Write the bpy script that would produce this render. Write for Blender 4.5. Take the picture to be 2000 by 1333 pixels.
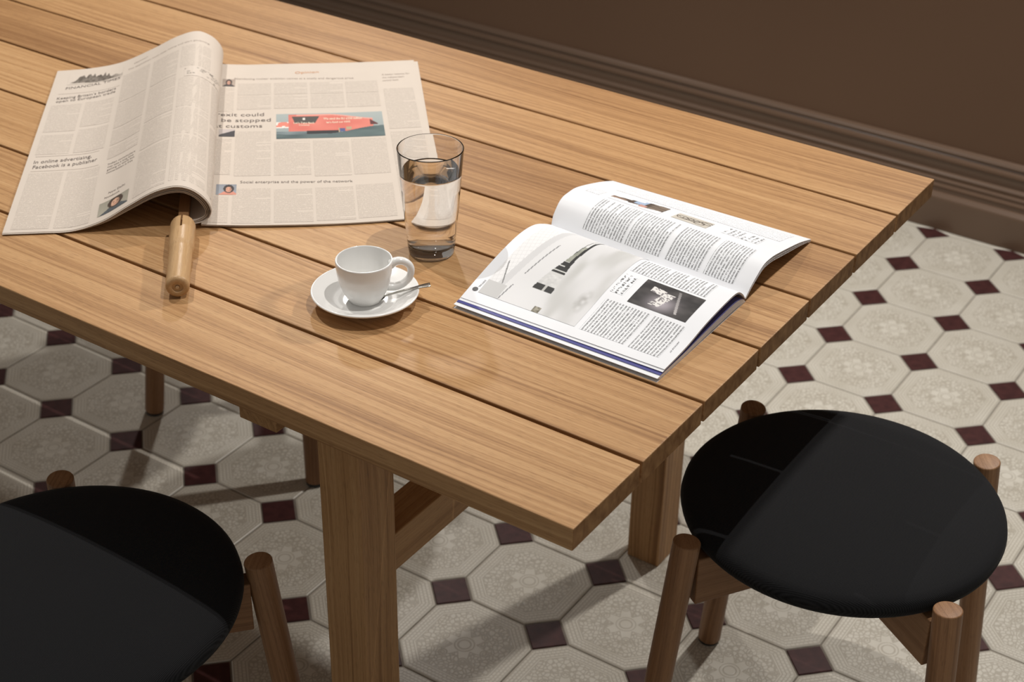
import bpy, bmesh, math, random
from mathutils import Vector, Matrix, Euler

for o in list(bpy.data.objects): bpy.data.objects.remove(o)
scene = bpy.context.scene
COL = scene.collection
random.seed(7)

# ------------------------------------------------------------------ camera
CAM = (0.6034, -1.0237, 1.6923)
ROT = (1.012986, -0.015164, 0.592142)
FPX = 3134.66                                  # focal length in pixels of a 2000-wide frame
cam_data = bpy.data.cameras.new('camera'); cam = bpy.data.objects.new('camera', cam_data)
COL.objects.link(cam); cam.location = CAM; cam.rotation_euler = ROT
cam_data.sensor_fit = 'HORIZONTAL'; cam_data.sensor_width = 36.0; cam_data.lens = FPX * 36.0 / 2000.0
cam_data.clip_start = 0.02; cam_data.clip_end = 60
cam_data.dof.use_dof = True; cam_data.dof.focus_distance = 1.80; cam_data.dof.aperture_fstop = 8.5
scene.camera = cam

# ------------------------------------------------------------------ light
world = bpy.data.worlds.new('room_light'); scene.world = world; world.use_nodes = True
bg = world.node_tree.nodes['Background']
bg.inputs[0].default_value = (1.0, 0.95, 0.88, 1); bg.inputs[1].default_value = 0.20
def spot(name, loc, target, power, angle, radius, color=(1.0, 0.955, 0.90), blend=.6):
    l = bpy.data.lights.new(name, 'SPOT'); l.energy = power; l.spot_size = math.radians(angle); l.spot_blend = blend
    l.shadow_soft_size = radius; l.color = color
    o = bpy.data.objects.new(name, l); COL.objects.link(o); o.location = loc
    o.rotation_euler = (Vector(target) - Vector(loc)).to_track_quat('-Z', 'Y').to_euler()
    return o
spot('ceiling_lamp_over_table_end_offscreen', (0.10, 0.43, 2.61), (0.0, 0.45, 0), 62, 120, .007)
spot('ceiling_lamp_over_newspaper_offscreen', (-1.40, 0.465, 2.61), (-1.4, 0.465, 0), 68, 92, .006)
spot('wall_lamp_by_table_end_offscreen', (0.0, 2.02, 2.06), (-0.1, 0.7, 0.3), 88, 120, .04)
spot('wall_lamp_by_newspaper_offscreen', (-1.95, 2.02, 2.06), (-1.25, 0.6, 0.3), 50, 100, .04, blend=.9)
vs = scene.view_settings
scene.display_settings.display_device = 'sRGB'
vs.view_transform = 'Standard'; vs.look = 'None'; vs.gamma = 1.0; vs.use_curve_mapping = False
vs.exposure = 0.0

# ------------------------------------------------------------------ helpers
def tag(o, label=None, cat=None, group=None, kind=None):
    if label: o['label'] = label
    if cat: o['category'] = cat
    if group: o['group'] = group
    if kind: o['kind'] = kind
    return o
def empty(name, loc=(0,0,0), rz=0.0):
    o = bpy.data.objects.new(name, None); COL.objects.link(o); o.location = loc; o.rotation_euler = (0,0,rz)
    o.empty_display_size = .05
    return o
def link(name, mesh, mat=None, parent=None, loc=None, rot=None, smooth=False):
    o = bpy.data.objects.new(name, mesh); COL.objects.link(o)
    if mat and not mesh.materials: mesh.materials.append(mat)
    if parent: o.parent = parent
    if loc: o.location = loc
    if rot: o.rotation_euler = rot
    if smooth:
        for p in mesh.polygons: p.use_smooth = True
    return o
def mesh_of(name, verts, faces, uvs=None):
    me = bpy.data.meshes.new(name); me.from_pydata([tuple(v) for v in verts], [], faces); me.update()
    if uvs:
        for nm, data in uvs.items():
            l = me.uv_layers.new(name=nm)
            for lp in me.loops: l.data[lp.index].uv = data[lp.vertex_index]
    return me
def box_mesh(name, a, b, bev=.0015, seg=2):
    bm = bmesh.new(); bmesh.ops.create_cube(bm, size=1)
    for v in bm.verts:
        v.co = Vector([a[i] + (b[i]-a[i])*(v.co[i]+.5) for i in range(3)])
    if bev: bmesh.ops.bevel(bm, geom=list(bm.edges), offset=bev, segments=seg, affect='EDGES', profile=.5)
    me = bpy.data.meshes.new(name); bm.to_mesh(me); bm.free(); return me
def lathe_mesh(name, prof, n=64, closed=False):
    """profile of (r, z) turned about z; r = 0 ends are capped with a single vertex"""
    verts = []; faces = []; rings = []
    for r, z in prof:
        if r < 1e-7: rings.append([len(verts)]); verts.append((0,0,z))
        else:
            rings.append(list(range(len(verts), len(verts)+n)))
            for k in range(n):
                a = 2*math.pi*k/n; verts.append((r*math.cos(a), r*math.sin(a), z))
    pairs = list(zip(rings, rings[1:])) + ([(rings[-1], rings[0])] if closed else [])
    for A, B in pairs:
        for k in range(n):
            k2 = (k+1) % n
            if len(A) == 1 and len(B) == 1: continue
            if len(A) == 1: faces.append((A[0], B[k2], B[k]))
            elif len(B) == 1: faces.append((A[k], A[k2], B[0]))
            else: faces.append((A[k], A[k2], B[k2], B[k]))
    me = mesh_of(name, verts, faces)
    bm = bmesh.new(); bm.from_mesh(me); bmesh.ops.recalc_face_normals(bm, faces=bm.faces); bm.to_mesh(me); bm.free()
    return me
def round_prof(pts, r=.0015, n=4):
    """round the inner corners of an (r, z) polyline"""
    out = [pts[0]]
    for a, b, c in zip(pts, pts[1:], pts[2:]):
        va = Vector(a)-Vector(b); vc = Vector(c)-Vector(b)
        d = min(r, va.length*.45, vc.length*.45)
        p = Vector(b)+va.normalized()*d; q = Vector(b)+vc.normalized()*d
        for k in range(n+1):
            t = k/n; out.append(tuple((1-t)**2*p + 2*t*(1-t)*Vector(b) + t*t*q))
    out.append(pts[-1]); return out

# ------------------------------------------------------------------ shader helpers
class V:
    """a scalar socket (or number) with arithmetic that builds Math nodes"""
    def __init__(s, nt, x): s.nt = nt; s.x = x
    def _m(s, op, *a, clamp=False):
        n = s.nt.nodes.new('ShaderNodeMath'); n.operation = op; n.use_clamp = clamp
        for i, v in enumerate((s,)+a):
            v = v.x if isinstance(v, V) else v
            if isinstance(v, (int, float)): n.inputs[i].default_value = v
            else: s.nt.links.new(v, n.inputs[i])
        return V(s.nt, n.outputs[0])
    def __add__(s, o): return s._m('ADD', o)
    __radd__ = __add__
    def __sub__(s, o): return s._m('SUBTRACT', o)
    def __rsub__(s, o): return V(s.nt, o)._m('SUBTRACT', s)
    def __mul__(s, o): return s._m('MULTIPLY', o)
    __rmul__ = __mul__
    def __truediv__(s, o): return s._m('DIVIDE', o)
    def abs(s): return s._m('ABSOLUTE')
    def max(s, o): return s._m('MAXIMUM', o)
    def min(s, o): return s._m('MINIMUM', o)
    def frac(s): return s._m('FRACT')
    def floor(s): return s._m('FLOOR')
    def gt(s, o): return s._m('GREATER_THAN', o)
    def lt(s, o): return s._m('LESS_THAN', o)
    def sin(s): return s._m('SINE')
    def cos(s): return s._m('COSINE')
    def sqrt(s): return s._m('SQRT')
    def atan2(s, o): return s._m('ARCTAN2', o)
    def pow(s, o): return s._m('POWER', o)
    def clamp(s): return s._m('ADD', 0.0, clamp=True)
    def step(s, lo, hi):
        n = s.nt.nodes.new('ShaderNodeMapRange'); n.interpolation_type = 'SMOOTHSTEP'
        s.nt.links.new(s.x, n.inputs[0]); n.inputs[1].default_value = lo; n.inputs[2].default_value = hi
        return V(s.nt, n.outputs[0])
class Mat:
    def __init__(s, name, rough=.5, spec=.5):
        s.m = bpy.data.materials.new(name); s.m.use_nodes = True; s.nt = s.m.node_tree
        s.b = s.nt.nodes['Principled BSDF']; s.b.inputs['Roughness'].default_value = rough
        s.b.inputs['Specular IOR Level'].default_value = spec
    def new(s, t): return s.nt.nodes.new(t)
    def link(s, a, b): s.nt.links.new(a.x if isinstance(a, V) else a, b)
    def coords(s, kind='Object', uv=None):
        if uv: n = s.new('ShaderNodeUVMap'); n.uv_map = uv; out = n.outputs[0]
        else: n = s.new('ShaderNodeTexCoord'); out = n.outputs[kind]
        sp = s.new('ShaderNodeSeparateXYZ'); s.link(out, sp.inputs[0])
        return [V(s.nt, sp.outputs[i]) for i in range(3)]
    def vec(s, x, y, z=0.0):
        n = s.new('ShaderNodeCombineXYZ')
        for i, v in enumerate((x, y, z)):
            if isinstance(v, V): s.link(v, n.inputs[i])
            else: n.inputs[i].default_value = v
        return n.outputs[0]
    def noise(s, vec, scale=1.0, detail=2.0, rough=.5, dist=0.0):
        n = s.new('ShaderNodeTexNoise'); s.link(vec, n.inputs['Vector'])
        n.inputs['Scale'].default_value = scale; n.inputs['Detail'].default_value = detail
        n.inputs['Roughness'].default_value = rough; n.inputs['Distortion'].default_value = dist
        return V(s.nt, n.outputs[0])
    def rnd(s):
        n = s.new('ShaderNodeObjectInfo'); return V(s.nt, n.outputs['Random'])
    def ramp(s, fac, stops):
        n = s.new('ShaderNodeValToRGB'); e = n.color_ramp.elements
        e[0].position, e[0].color = stops[0][0], (*stops[0][1], 1); e[1].position, e[1].color = stops[-1][0], (*stops[-1][1], 1)
        for p, c in stops[1:-1]: k = e.new(p); k.color = (*c, 1)
        s.link(fac, n.inputs[0]); return n.outputs[0]
    def mix(s, fac, a, b):
        n = s.new('ShaderNodeMix'); n.data_type = 'RGBA'
        for v, i in ((fac, 0), (a, 6), (b, 7)):
            if isinstance(v, tuple): n.inputs[i].default_value = (*v, 1)
            elif isinstance(v, (int, float)): n.inputs[i].default_value = v
            else: s.link(v, n.inputs[i])
        return n.outputs[2]
    def base(s, c):
        if isinstance(c, tuple): s.b.inputs['Base Color'].default_value = (*c, 1)
        else: s.link(c, s.b.inputs['Base Color'])
        return s
    def bump(s, h, strength=.3, dist=.001):
        n = s.new('ShaderNodeBump'); n.inputs['Strength'].default_value = strength; n.inputs['Distance'].default_value = dist
        s.link(h, n.inputs['Height']); s.link(n.outputs[0], s.b.inputs['Normal']); return s

def wood(name, axis, light, mid, dark, rough=.50, bold=1.0):
    """oak: long wavering growth bands, short pores, a little per-board tint; the grain runs along one local axis"""
    M = Mat(name, rough, .3); c = M.coords('Object'); r = M.rnd()
    l = c[axis]; a, b = [c[i] for i in range(3) if i != axis]
    off = r * 37.0
    warp = M.noise(M.vec(l*1.3 + off, a*6.0 + off, b*6.0), 1.0, 2.0)
    wv = (a + b*.55)*1.0 + warp*.055
    band = M.noise(M.vec(l*.35 + off*.3, wv*165.0 + off, 0.0), 1.0, 3.0, .65).step(.30, .70)
    broad = M.noise(M.vec(l*.9 + off, a*14.0, b*14.0 + off), 1.0, 3.0)
    streak = M.noise(M.vec(l*3.0 + off, wv*460.0 + off, b*160.0), 1.0, 2.0, .6).step(.28, .72)
    fine = M.noise(M.vec(l*11.0 + off, a*760.0 + off, b*760.0), 1.0, 2.0, .6)
    pores = M.noise(M.vec(l*60.0 + off, a*1300.0, b*1300.0 + off), 1.0, 1.0).step(.58, .72)
    rays = M.noise(M.vec(l*55.0 + a*60.0 + off, a*170.0, b*170.0 + off), 1.0, 1.0).step(.66, .76)
    bvar = (r*7.31).frac()*.9 + .45
    fac = (.125*bold + (band - .5)*.27*bold*bvar + broad*.34 + streak*.20*bold*(broad*2.0 - .35) + fine*.22 + (r - .5)*.20 + .0 + rays*.05).clamp()
    col = M.ramp(fac, [(.24, dark), (.47, mid), (.74, light)])
    col = M.mix(pores*.40, col, tuple(x*.55 for x in dark))
    M.base(col)
    rr = fine*.16 + (rough - .08); M.link(rr, M.b.inputs['Roughness'])
    M.bump(fine*.6 + streak*.4 - pores*.6, .22, .0004)
    return M.m
OAK = ((.565, .342, .164), (.443, .246, .107), (.235, .112, .043))
OAK_D = ((.420, .235, .120), (.315, .165, .080), (.190, .092, .042))
m_oak_x = wood('oak_board_grain_lengthwise', 0, *OAK)
m_oak_z = wood('oak_upright_grain', 2, *OAK)
m_oak_y = wood('oak_crosswise_grain', 1, *OAK)
m_leg = wood('stool_leg_oak', 2, *OAK_D, rough=.45, bold=.7)
m_rail = wood('stool_rail_oak', 0, *OAK_D, rough=.45, bold=.8)
m_beech = wood('pale_beech', 2, (.70,.48,.27), (.62,.41,.22), (.47,.29,.14), .38, .4)
m_beech_x = wood('pale_beech_lath', 2, (.50,.29,.14), (.42,.23,.11), (.32,.17,.08), .45, .4)
def plain(name, color, rough=.5, spec=.5, metal=0.0):
    M = Mat(name, rough, spec); M.base(color); M.b.inputs['Metallic'].default_value = metal; return M.m

# ------------------------------------------------------------------ sizes taken from the picture
TOP = 0.7425          # table height
WID = 0.9212          # table depth: seven boards
LEN = 2.60
PITCH = WID/7; GAP = .0052; TH = .027
TS = 0.17978; TX0, TY0 = -0.374983, 2.000984; TROT = 0.003772     # tile lattice (dark-square centres)
WALL_Y = 2.195
_R = Euler(ROT, 'XYZ').to_matrix(); _RT = _R.transposed()
def seen(p, mx=120, my=120):
    d = _RT @ (Vector(p) - Vector(CAM))
    if d.z > -.1: return False
    x = 1000 + FPX*d.x/-d.z; y = 666.5 - FPX*d.y/-d.z
    return -mx < x < 2000+mx and -my < y < 1333+my

# ------------------------------------------------------------------ room: floor
m_grout = Mat('grey_grout', .85, .3); gx = m_grout.coords('Object')
m_grout.base(m_grout.ramp(m_grout.noise(m_grout.vec(gx[0]*40, gx[1]*40, 0), 1, 3), [(.3,(.20,.175,.145)), (.7,(.28,.25,.21))])); m_grout = m_grout.m
fl = tag(link('floor', box_mesh('floor', (-4.6,-2.6,-.06), (2.6,WALL_Y+.02,-.0022), 0), m_grout), kind='structure')

def tile_material():
    M = Mat('embossed_cream_tile', .42, .45)
    x, y, _ = M.coords(uv='local')
    X = x*(1/TS); Y = y*(1/TS); p = X.abs(); q = Y.abs()
    dp = p*2.0; dq = q*2.0; dd = (p+q)*(1/.775)
    d = dp.max(dq).max(dd)
    isd = dd.gt(dp.max(dq)); isp = dp.gt(dq)
    t = isd*((p-q)*.7071) + (1-isd)*(isp*Y + (1-isp)*X)
    def ring(c, w): return ((d-c).abs()*-1.0 + w*1.35).step(0.0, w*.6)
    inband = d.gt(.775)*d.lt(.955)
    row = ((d-.775)*(1/.06)).floor()
    wob = M.noise(M.vec(X*9, Y*9, 0), 1, 1)
    joints = ((t*26.0 + row*.5 + wob*.8).frac() - .5).abs().step(.40, .47)*inband
    rows = ring(.955,.009).max(ring(.895,.008)).max(ring(.835,.008)).max(ring(.775,.008)).max(ring(.735,.007))
    vo = M.new('ShaderNodeTexVoronoi'); vo.feature = 'DISTANCE_TO_EDGE'
    vo.inputs['Scale'].default_value = 25.0; M.link(M.vec(X, Y, 0), vo.inputs['Vector'])
    mos = 1 - V(M.nt, vo.outputs['Distance']).step(.05, .17)
    r = (X*X + Y*Y).sqrt(); th = Y.atan2(X)
    edge = r - ((th*6.0).cos()*.055 + .165)
    inner = edge.lt(0.0)
    mos = mos*d.lt(.735)*(1-inner)
    outl = (edge.abs()*-1 + .012).step(0.0, .008)
    def curl(n, rad, rho, ph):
        sec = 2*math.pi/n
        a = ((th + ph)*(1/sec)).frac()*sec - sec*.5
        cx = r*a.cos() - rad; cy = r*a.sin(); rr = (cx*cx + cy*cy).sqrt()
        return ((rr-rho).abs()*-1 + .008).step(0.0, .005).max(((rr-rho*.45).abs()*-1 + .007).step(0.0, .005))
    lines = mos.max(outl).max(curl(6,.205,.036,math.pi/6)).max(((r-.055).abs()*-1+.010).step(0,.007)).max(((r-.085).abs()*-1+.007).step(0,.005)).max(rows).max(joints).clamp()
    dirt = M.noise(M.vec(X*3+M.rnd()*20, Y*3, 0), 1, 4)
    fn = M.noise(M.vec(X*60, Y*60, 0), 1, 2)
    c1 = M.ramp(dirt, [(.25,(.590,.555,.475)), (.75,(.690,.660,.585))])
    col = M.mix(lines*.62, c1, (.34,.30,.235))
    col = M.mix(fn*.12, col, (.45,.41,.34))
    M.base(col); M.link(dirt*.16 + .34, M.b.inputs['Roughness'])
    M.bump(0-lines + fn*.25, .35, .0006)
    return M.m
m_tile = tile_material()
M = Mat('maroon_tile', .5, .3); _c = M.coords(uv='local'); _n = M.noise(M.vec(_c[0]*60+M.rnd()*9, _c[1]*60, 0), 1, 4)
M.base(M.ramp(_n, [(.3,(.040,.012,.012)), (.7,(.070,.022,.021))])); M.bump(_n, .15, .0006); m_dark = M.m

def prism(name, outline, z0, z1, ch):
    """flat tile with a narrow chamfer; uv 'local' holds metres from the tile's centre"""
    n = len(outline); c = [Vector(p) for p in outline]
    ins = [p*(1 - ch/p.length) for p in c]
    v = [(p.x,p.y,z0) for p in c] + [(p.x,p.y,z1-ch*.6) for p in c] + [(p.x,p.y,z1) for p in ins]
    f = [tuple(range(2*n, 3*n))]
    for k in range(n):
        j = (k+1) % n
        f += [(k,j,n+j,n+k), (n+k,n+j,2*n+j,2*n+k)]
    return v, f
J = .0014; HD = .225*TS
h = TS/2 - J; k_ = TS/2 - HD - J*.4
OCT = [(h,-k_),(h,k_),(k_,h),(-k_,h),(-h,k_),(-h,-k_),(-k_,-h),(k_,-h)]
SQ = [(HD-J*1.6,0),(0,HD-J*1.6),(-(HD-J*1.6),0),(0,-(HD-J*1.6))]
ov, of = prism('octagonal_tile', OCT, -.010, 0, .0022); sv, sf = prism('square_tile', SQ, -.010, -.0002, .0012)
oct_me = mesh_of('octagonal_tile', ov, of, {'local': [(a[0],a[1]) for a in ov]}); oct_me.materials.append(m_tile)
sq_me = mesh_of('square_tile', sv, sf, {'local': [(a[0],a[1]) for a in sv]}); sq_me.materials.append(m_dark)
rest = {0: ([],[],[]), 1: ([],[],[])}
ca, sa = math.cos(TROT), math.sin(TROT)
for i in range(-24, 17):
    for j in range(-25, 2):
        for which, (off, me, vv, ff) in enumerate(((.5, oct_me, ov, of), (0.0, sq_me, sv, sf))):
            a, b = (i+off)*TS, (j+off)*TS
            x = TX0 + a*ca - b*sa; y = TY0 + a*sa + b*ca
            if y > WALL_Y + .085: continue
            cut = y + HD > WALL_Y - .01 if which else y + h > WALL_Y - .01
            if seen((x,y,0), 90, 90):
                if cut:
                    lim = WALL_Y - .002 - y     # tiles trimmed against the skirting
                    vc = [(p[0], min(p[1], lim), p[2]) for p in vv]
                    if min(p[1] for p in vv) >= lim: continue
                    m2 = mesh_of(me.name, vc, ff, {'local': [(p[0],p[1]) for p in vc]}); m2.materials.append(me.materials[0])
                else: m2 = me
                link('square_tile' if which else 'octagonal_tile', m2, None, fl, (x,y,0), (0,0,TROT))
            elif not cut and y < WALL_Y and -4.5 < x < 2.5 and y > -2.5:
                V_, F_, U_ = rest[which]; o0 = len(V_)
                V_ += [(p[0]+x, p[1]+y, p[2]) for p in vv]; F_ += [tuple(o0+q for q in f) for f in ff]; U_ += [(p[0],p[1]) for p in vv]
for which, nm, mt in ((0,'octagonal_tile_field',m_tile), (1,'square_tile_field',m_dark)):
    V_, F_, U_ = rest[which]; me = mesh_of(nm, V_, F_, {'local': U_}); tag(link(nm, me, mt, fl), kind='stuff')

# ------------------------------------------------------------------ room: back wall and skirting
def wall_mat():
    M = Mat('brown_painted_plaster', .55, .35); c = M.coords('Object')
    n = M.noise(M.vec(c[0]*1.4, c[1], c[2]*1.4), 1, 3); f = M.noise(M.vec(c[0]*160, c[1]*160, c[2]*160), 1, 2)
    M.base(M.ramp(n, [(.3,(.136,.076,.045)), (.7,(.150,.085,.051))])); M.bump(f, .08, .0006); return M.m
m_wall = wall_mat()
tag(link('wall_back', box_mesh('wall_back', (-4.6,WALL_Y+.044,-.05), (2.6,WALL_Y+.15,2.7), 0), m_wall), kind='structure')
# moulded skirting: (distance out from the wall plane WALL_Y+.046, height)
pf = [(.046,-.01),(.046,.072),(.045,.077),(.036,.084),(.031,.086),(.030,.093),(.033,.097),(.031,.101),(.026,.103),(.0265,.107),(.028,.110),(.026,.113),(.021,.115),(.022,.119),(.0235,.123),(.0205,.127),(.013,.131),(.011,.136),(.011,.149),(.017,.152),(.0195,.157),(.0175,.162),(.011,.165),(.0085,.168),(.0125,.171),(.0135,.175),(.010,.180),(.003,.184),(-.004,.184)]
vv = []; ff = []
for x in (-4.6, 2.6): vv += [(x, WALL_Y+.046-d, z) for d, z in pf]
n = len(pf)
for k in range(n-1): ff.append((k, n+k, n+k+1, k+1))
b_me = mesh_of('baseboard_back', vv, ff)
m_skirt = Mat('brown_gloss_paint', .30, .5); m_skirt.base((.150,.094,.062)); m_skirt = m_skirt.m
tag(link('baseboard_back', b_me, m_skirt), kind='structure')

# ------------------------------------------------------------------ table
table = tag(empty('dining_table', (0,0,0)), 'long oak dining table with a slatted top of seven boards', 'table')
pl_me = box_mesh('plank', (-LEN,-(PITCH-GAP)/2,-TH), (0,(PITCH-GAP)/2,0), .0012, 2)
M = Mat('oak_end_grain', .6, .2); _c = M.coords('Object'); _n = M.noise(M.vec(_c[1]*90+M.rnd()*40, _c[2]*60+(_c[1]*30).sin()*.6, 0), 1, 3)
M.base(M.ramp(_n, [(.3,OAK[2]), (.7,OAK[1])])); m_end = M.m
pl_me.materials.append(m_oak_x); pl_me.materials.append(m_end)
for p in pl_me.polygons:
    if abs(p.normal.x) > .9: p.material_index = 1
for k in range(7):
    link('plank', pl_me, None, table, (0, PITCH*(k+.5), TOP))
LA, LB, LX, LY = .3072, .0589, .0576, .0620
leg_me = box_mesh('leg', (-LX/2,-LY/2,0), (LX/2,LY/2,TOP-TH), .0018, 2)
for ex in (-LA-LX/2, -LEN+LA+LX/2):
    for ey in (LB+LY/2, WID-LB-LY/2):
        link('leg', leg_me, m_oak_z, table, (ex,ey,0))
    link('stretcher', box_mesh('stretcher', (-.0245,LB+LY-.002,.4575), (.0245,WID-LB-LY+.002,.512), .0015), m_oak_y, table, (ex,0,0))
    sgn = -1 if ex > -1 else 1
    link('batten', box_mesh('batten', (-.0275,.059,.648), (.0275,WID-.059,TOP-TH+.0004), .0012), m_oak_y, table, (ex+sgn*.1155,0,0))

# ------------------------------------------------------------------ stools
def fabric():
    M = Mat('black_woven_wool', .9, .25); c = M.coords('Object')
    u = (c[0]+c[1])*1900.0; v = (c[0]-c[1])*1900.0
    w = u.sin()*v.sin()*.5 + .5
    n = M.noise(M.vec(c[0]*9, c[1]*9, c[2]*9), 1, 3); g = M.noise(M.vec(c[0]*700, c[1]*700, c[2]*700), 1, 2)
    M.base(M.ramp((w*.78 + g*.17 + n*.1).clamp(), [(.22,(.0008,.0010,.0016)), (.86,(.0190,.0192,.0215))]))
    M.b.inputs['Sheen Weight'].default_value = .08; M.b.inputs['Sheen Roughness'].default_value = .4
    M.b.inputs['Sheen Tint'].default_value = (.5,.5,.5,1)
    M.bump(w + g*.4, .5, .0006); return M.m
m_seat = fabric(); m_glide = plain('black_plastic', (.012,.012,.012), .5)
R_TOP, R_FOOT, Z_LEG, R_LEG, R_SEAT = .2208, .271, .463, .0172, .2025
seat_me = lathe_mesh('seat', [(0,.4375),(.170,.4375),(.188,.4385),(.1965,.442),(.2008,.4475),(R_SEAT,.454),(.2012,.4605),(.1968,.4655),(.188,.4688),(.17,.4718),(.13,.4755),(.08,.478),(.04,.4788),(0,.479)], 96)
leg_len = math.hypot(R_FOOT-R_TOP, Z_LEG)
sleg_me = lathe_mesh('leg', round_prof([(0,.005),(R_LEG,.005),(R_LEG,leg_len),(0,leg_len)], .0022), 40)
glide_me = lathe_mesh('glide', [(0,0),(R_LEG-.002,0),(R_LEG-.001,.001),(R_LEG-.001,.006),(0,.006)], 32)
rail_me = box_mesh('rail', (-.2085,-.0115,.3675), (.2085,.0115,.4385), .0015)
rail2_me = box_mesh('rail_lapped', (-.2085,-.0115,.3685), (.2085,.0115,.4382), .0015)
for me in (seat_me, sleg_me, glide_me):
    for p in me.polygons: p.use_smooth = True
try: sleg_me.set_sharp_from_angle(angle=math.radians(50))
except Exception: pass
def stool(loc, rz, label):
    t = tag(empty('stool', (*loc,0), rz), label, 'stool', 'round black stools around the table')
    link('seat', seat_me, m_seat, t)
    for k in range(4):
        a = math.radians(45+90*k); d = Vector((math.cos(a), math.sin(a), 0))
        foot = d*R_FOOT; top = d*R_TOP + Vector((0,0,Z_LEG))
        ax = (top-foot).normalized()
        q = Vector((0,0,1)).rotation_difference(ax).to_euler()
        l = link('leg', sleg_me, m_leg, t, foot, q)
        link('glide', glide_me, m_glide, l)
    link('rail', rail_me, m_rail, t, None, (0,0,math.radians(45)))
    link('rail', rail2_me, m_rail, t, None, (0,0,math.radians(135)))
    return t
stool((.0682,.5491), math.radians(11.8), 'round black stool drawn up to the short end of the oak table')
stool((-.597,-.126), math.radians(4.0), 'round black stool at the long front side of the table, below the newspaper')
stool((-1.101,.847), math.radians(.5), 'stool tucked under the table from the wall side, only legs showing')

# ------------------------------------------------------------------ sheet geometry
def crom(pts,n):
    """dense Catmull-Rom resample of 2-D/3-D points, uniform in arc length"""
    P=[pts[0]]+list(pts)+[pts[-1]];out=[];m=14
    for i in range(1,len(P)-2):
        for k in range(m):
            t=k/m;a,b,c,d=P[i-1],P[i],P[i+1],P[i+2]
            out.append(tuple(.5*((2*b[j])+(-a[j]+c[j])*t+(2*a[j]-5*b[j]+4*c[j]-d[j])*t*t+(-a[j]+3*b[j]-3*c[j]+d[j])*t**3) for j in range(len(b))))
    out.append(tuple(pts[-1]))
    L=[0]
    for p,q in zip(out,out[1:]): L.append(L[-1]+math.dist(p,q))
    res=[];j=0
    for k in range(n+1):
        s=L[-1]*k/n
        while j<len(L)-2 and L[j+1]<s: j+=1
        f=(s-L[j])/max(L[j+1]-L[j],1e-9)
        res.append(tuple(out[j][i]+(out[j+1][i]-out[j][i])*f for i in range(len(out[0]))))
    return res,L[-1]
class Sheet:
    """ruled sheet between two 3-D end curves; u runs along the curves, v from the first to the second"""
    def __init__(s,c0,c1,n=48,bow=None):
        s.n=n;s.c0,s.L0=crom(c0,n);s.c1,s.L1=crom(c1,n);s.bow=bow
        s.W=math.dist(s.c0[0],s.c1[0])
    def at(s,c,u):
        x=min(max(u,0),1)*s.n;i=min(int(x),s.n-1);f=x-i
        return [c[i][j]+(c[i+1][j]-c[i][j])*f for j in range(3)]
    def pos(s,u,v,off=0.0):
        a,b=s.at(s.c0,u),s.at(s.c1,u)
        p=[a[j]+(b[j]-a[j])*v for j in range(3)]
        if s.bow:
            q=s.bow(u,v);p=[p[j]+q[j] for j in range(3)]
        if off:
            n=s.normal(u,v);p=[p[j]+n[j]*off for j in range(3)]
        return p
    def normal(s,u,v):
        e=.012
        u0,u1=max(u-e,0),min(u+e,1)
        A=s.pos(u0,v);B=s.pos(u1,v);C_=s.pos(u,0);D=s.pos(u,1)
        a=[B[j]-A[j] for j in range(3)];b=[D[j]-C_[j] for j in range(3)]
        n=[a[1]*b[2]-a[2]*b[1],a[2]*b[0]-a[0]*b[2],a[0]*b[1]-a[1]*b[0]]
        l=math.sqrt(sum(k*k for k in n)) or 1
        return [k/l for k in n]
# newspaper frame
NL=(-.8871,.0882);eN=(.7662,.6425);FL=(-1.2121,.4946);eF=(.7604,.6494)
NEAR=[(0,.003),(.046,.003),(.085,.004),(.123,.016),(.156,.0355),(.189,.0538),(.218,.0605),(.239,.0535),(.2535,.0385),(.2578,.0254),(.2535,.0135),(.242,.0078),(.226,.0060)]
FAR=[(-.0128,.003),(.0387,.006),(.085,.0145),(.133,.0348),(.169,.0524),(.200,.0605),(.222,.0510),(.2337,.0360),(.2363,.0220),(.232,.0120),(.222,.0065)]
def npl(o,e,prof): return [(o[0]+e[0]*t,o[1]+e[1]*t,TOP+z) for t,z in prof]
def news_left(): return Sheet(npl(NL,eN,NEAR),npl(FL,eF,FAR))
NRc=(-.4677,.4471);FRc=(-.813,.8354)
def news_right(dz=0.0,d0=(0,0),d1=(0,0)):
    A=(NL[0]+eN[0]*.243,NL[1]+eN[1]*.243);D=(FL[0]+eF[0]*.222,FL[1]+eF[1]*.222)
    B=(NRc[0]+d0[0],NRc[1]+d0[1]);E=(FRc[0]+d1[0],FRc[1]+d1[1])
    def curve(a,b,lift):
        r=[]
        for k in range(13):
            f=k/12;r.append((a[0]+(b[0]-a[0])*f,a[1]+(b[1]-a[1])*f,TOP+dz+.0018+lift*math.exp(-(f/.09)**2)+.0006*math.sin(f*7)))
        return r
    def bow(u,v): k=-.009*math.sin(math.pi*min(max(u,0),1))*(1-v)**3;return (-.6047*k,.7965*k,0)
    return Sheet(curve(A,B,.002),curve(D,E,.004),bow=bow)
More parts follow.
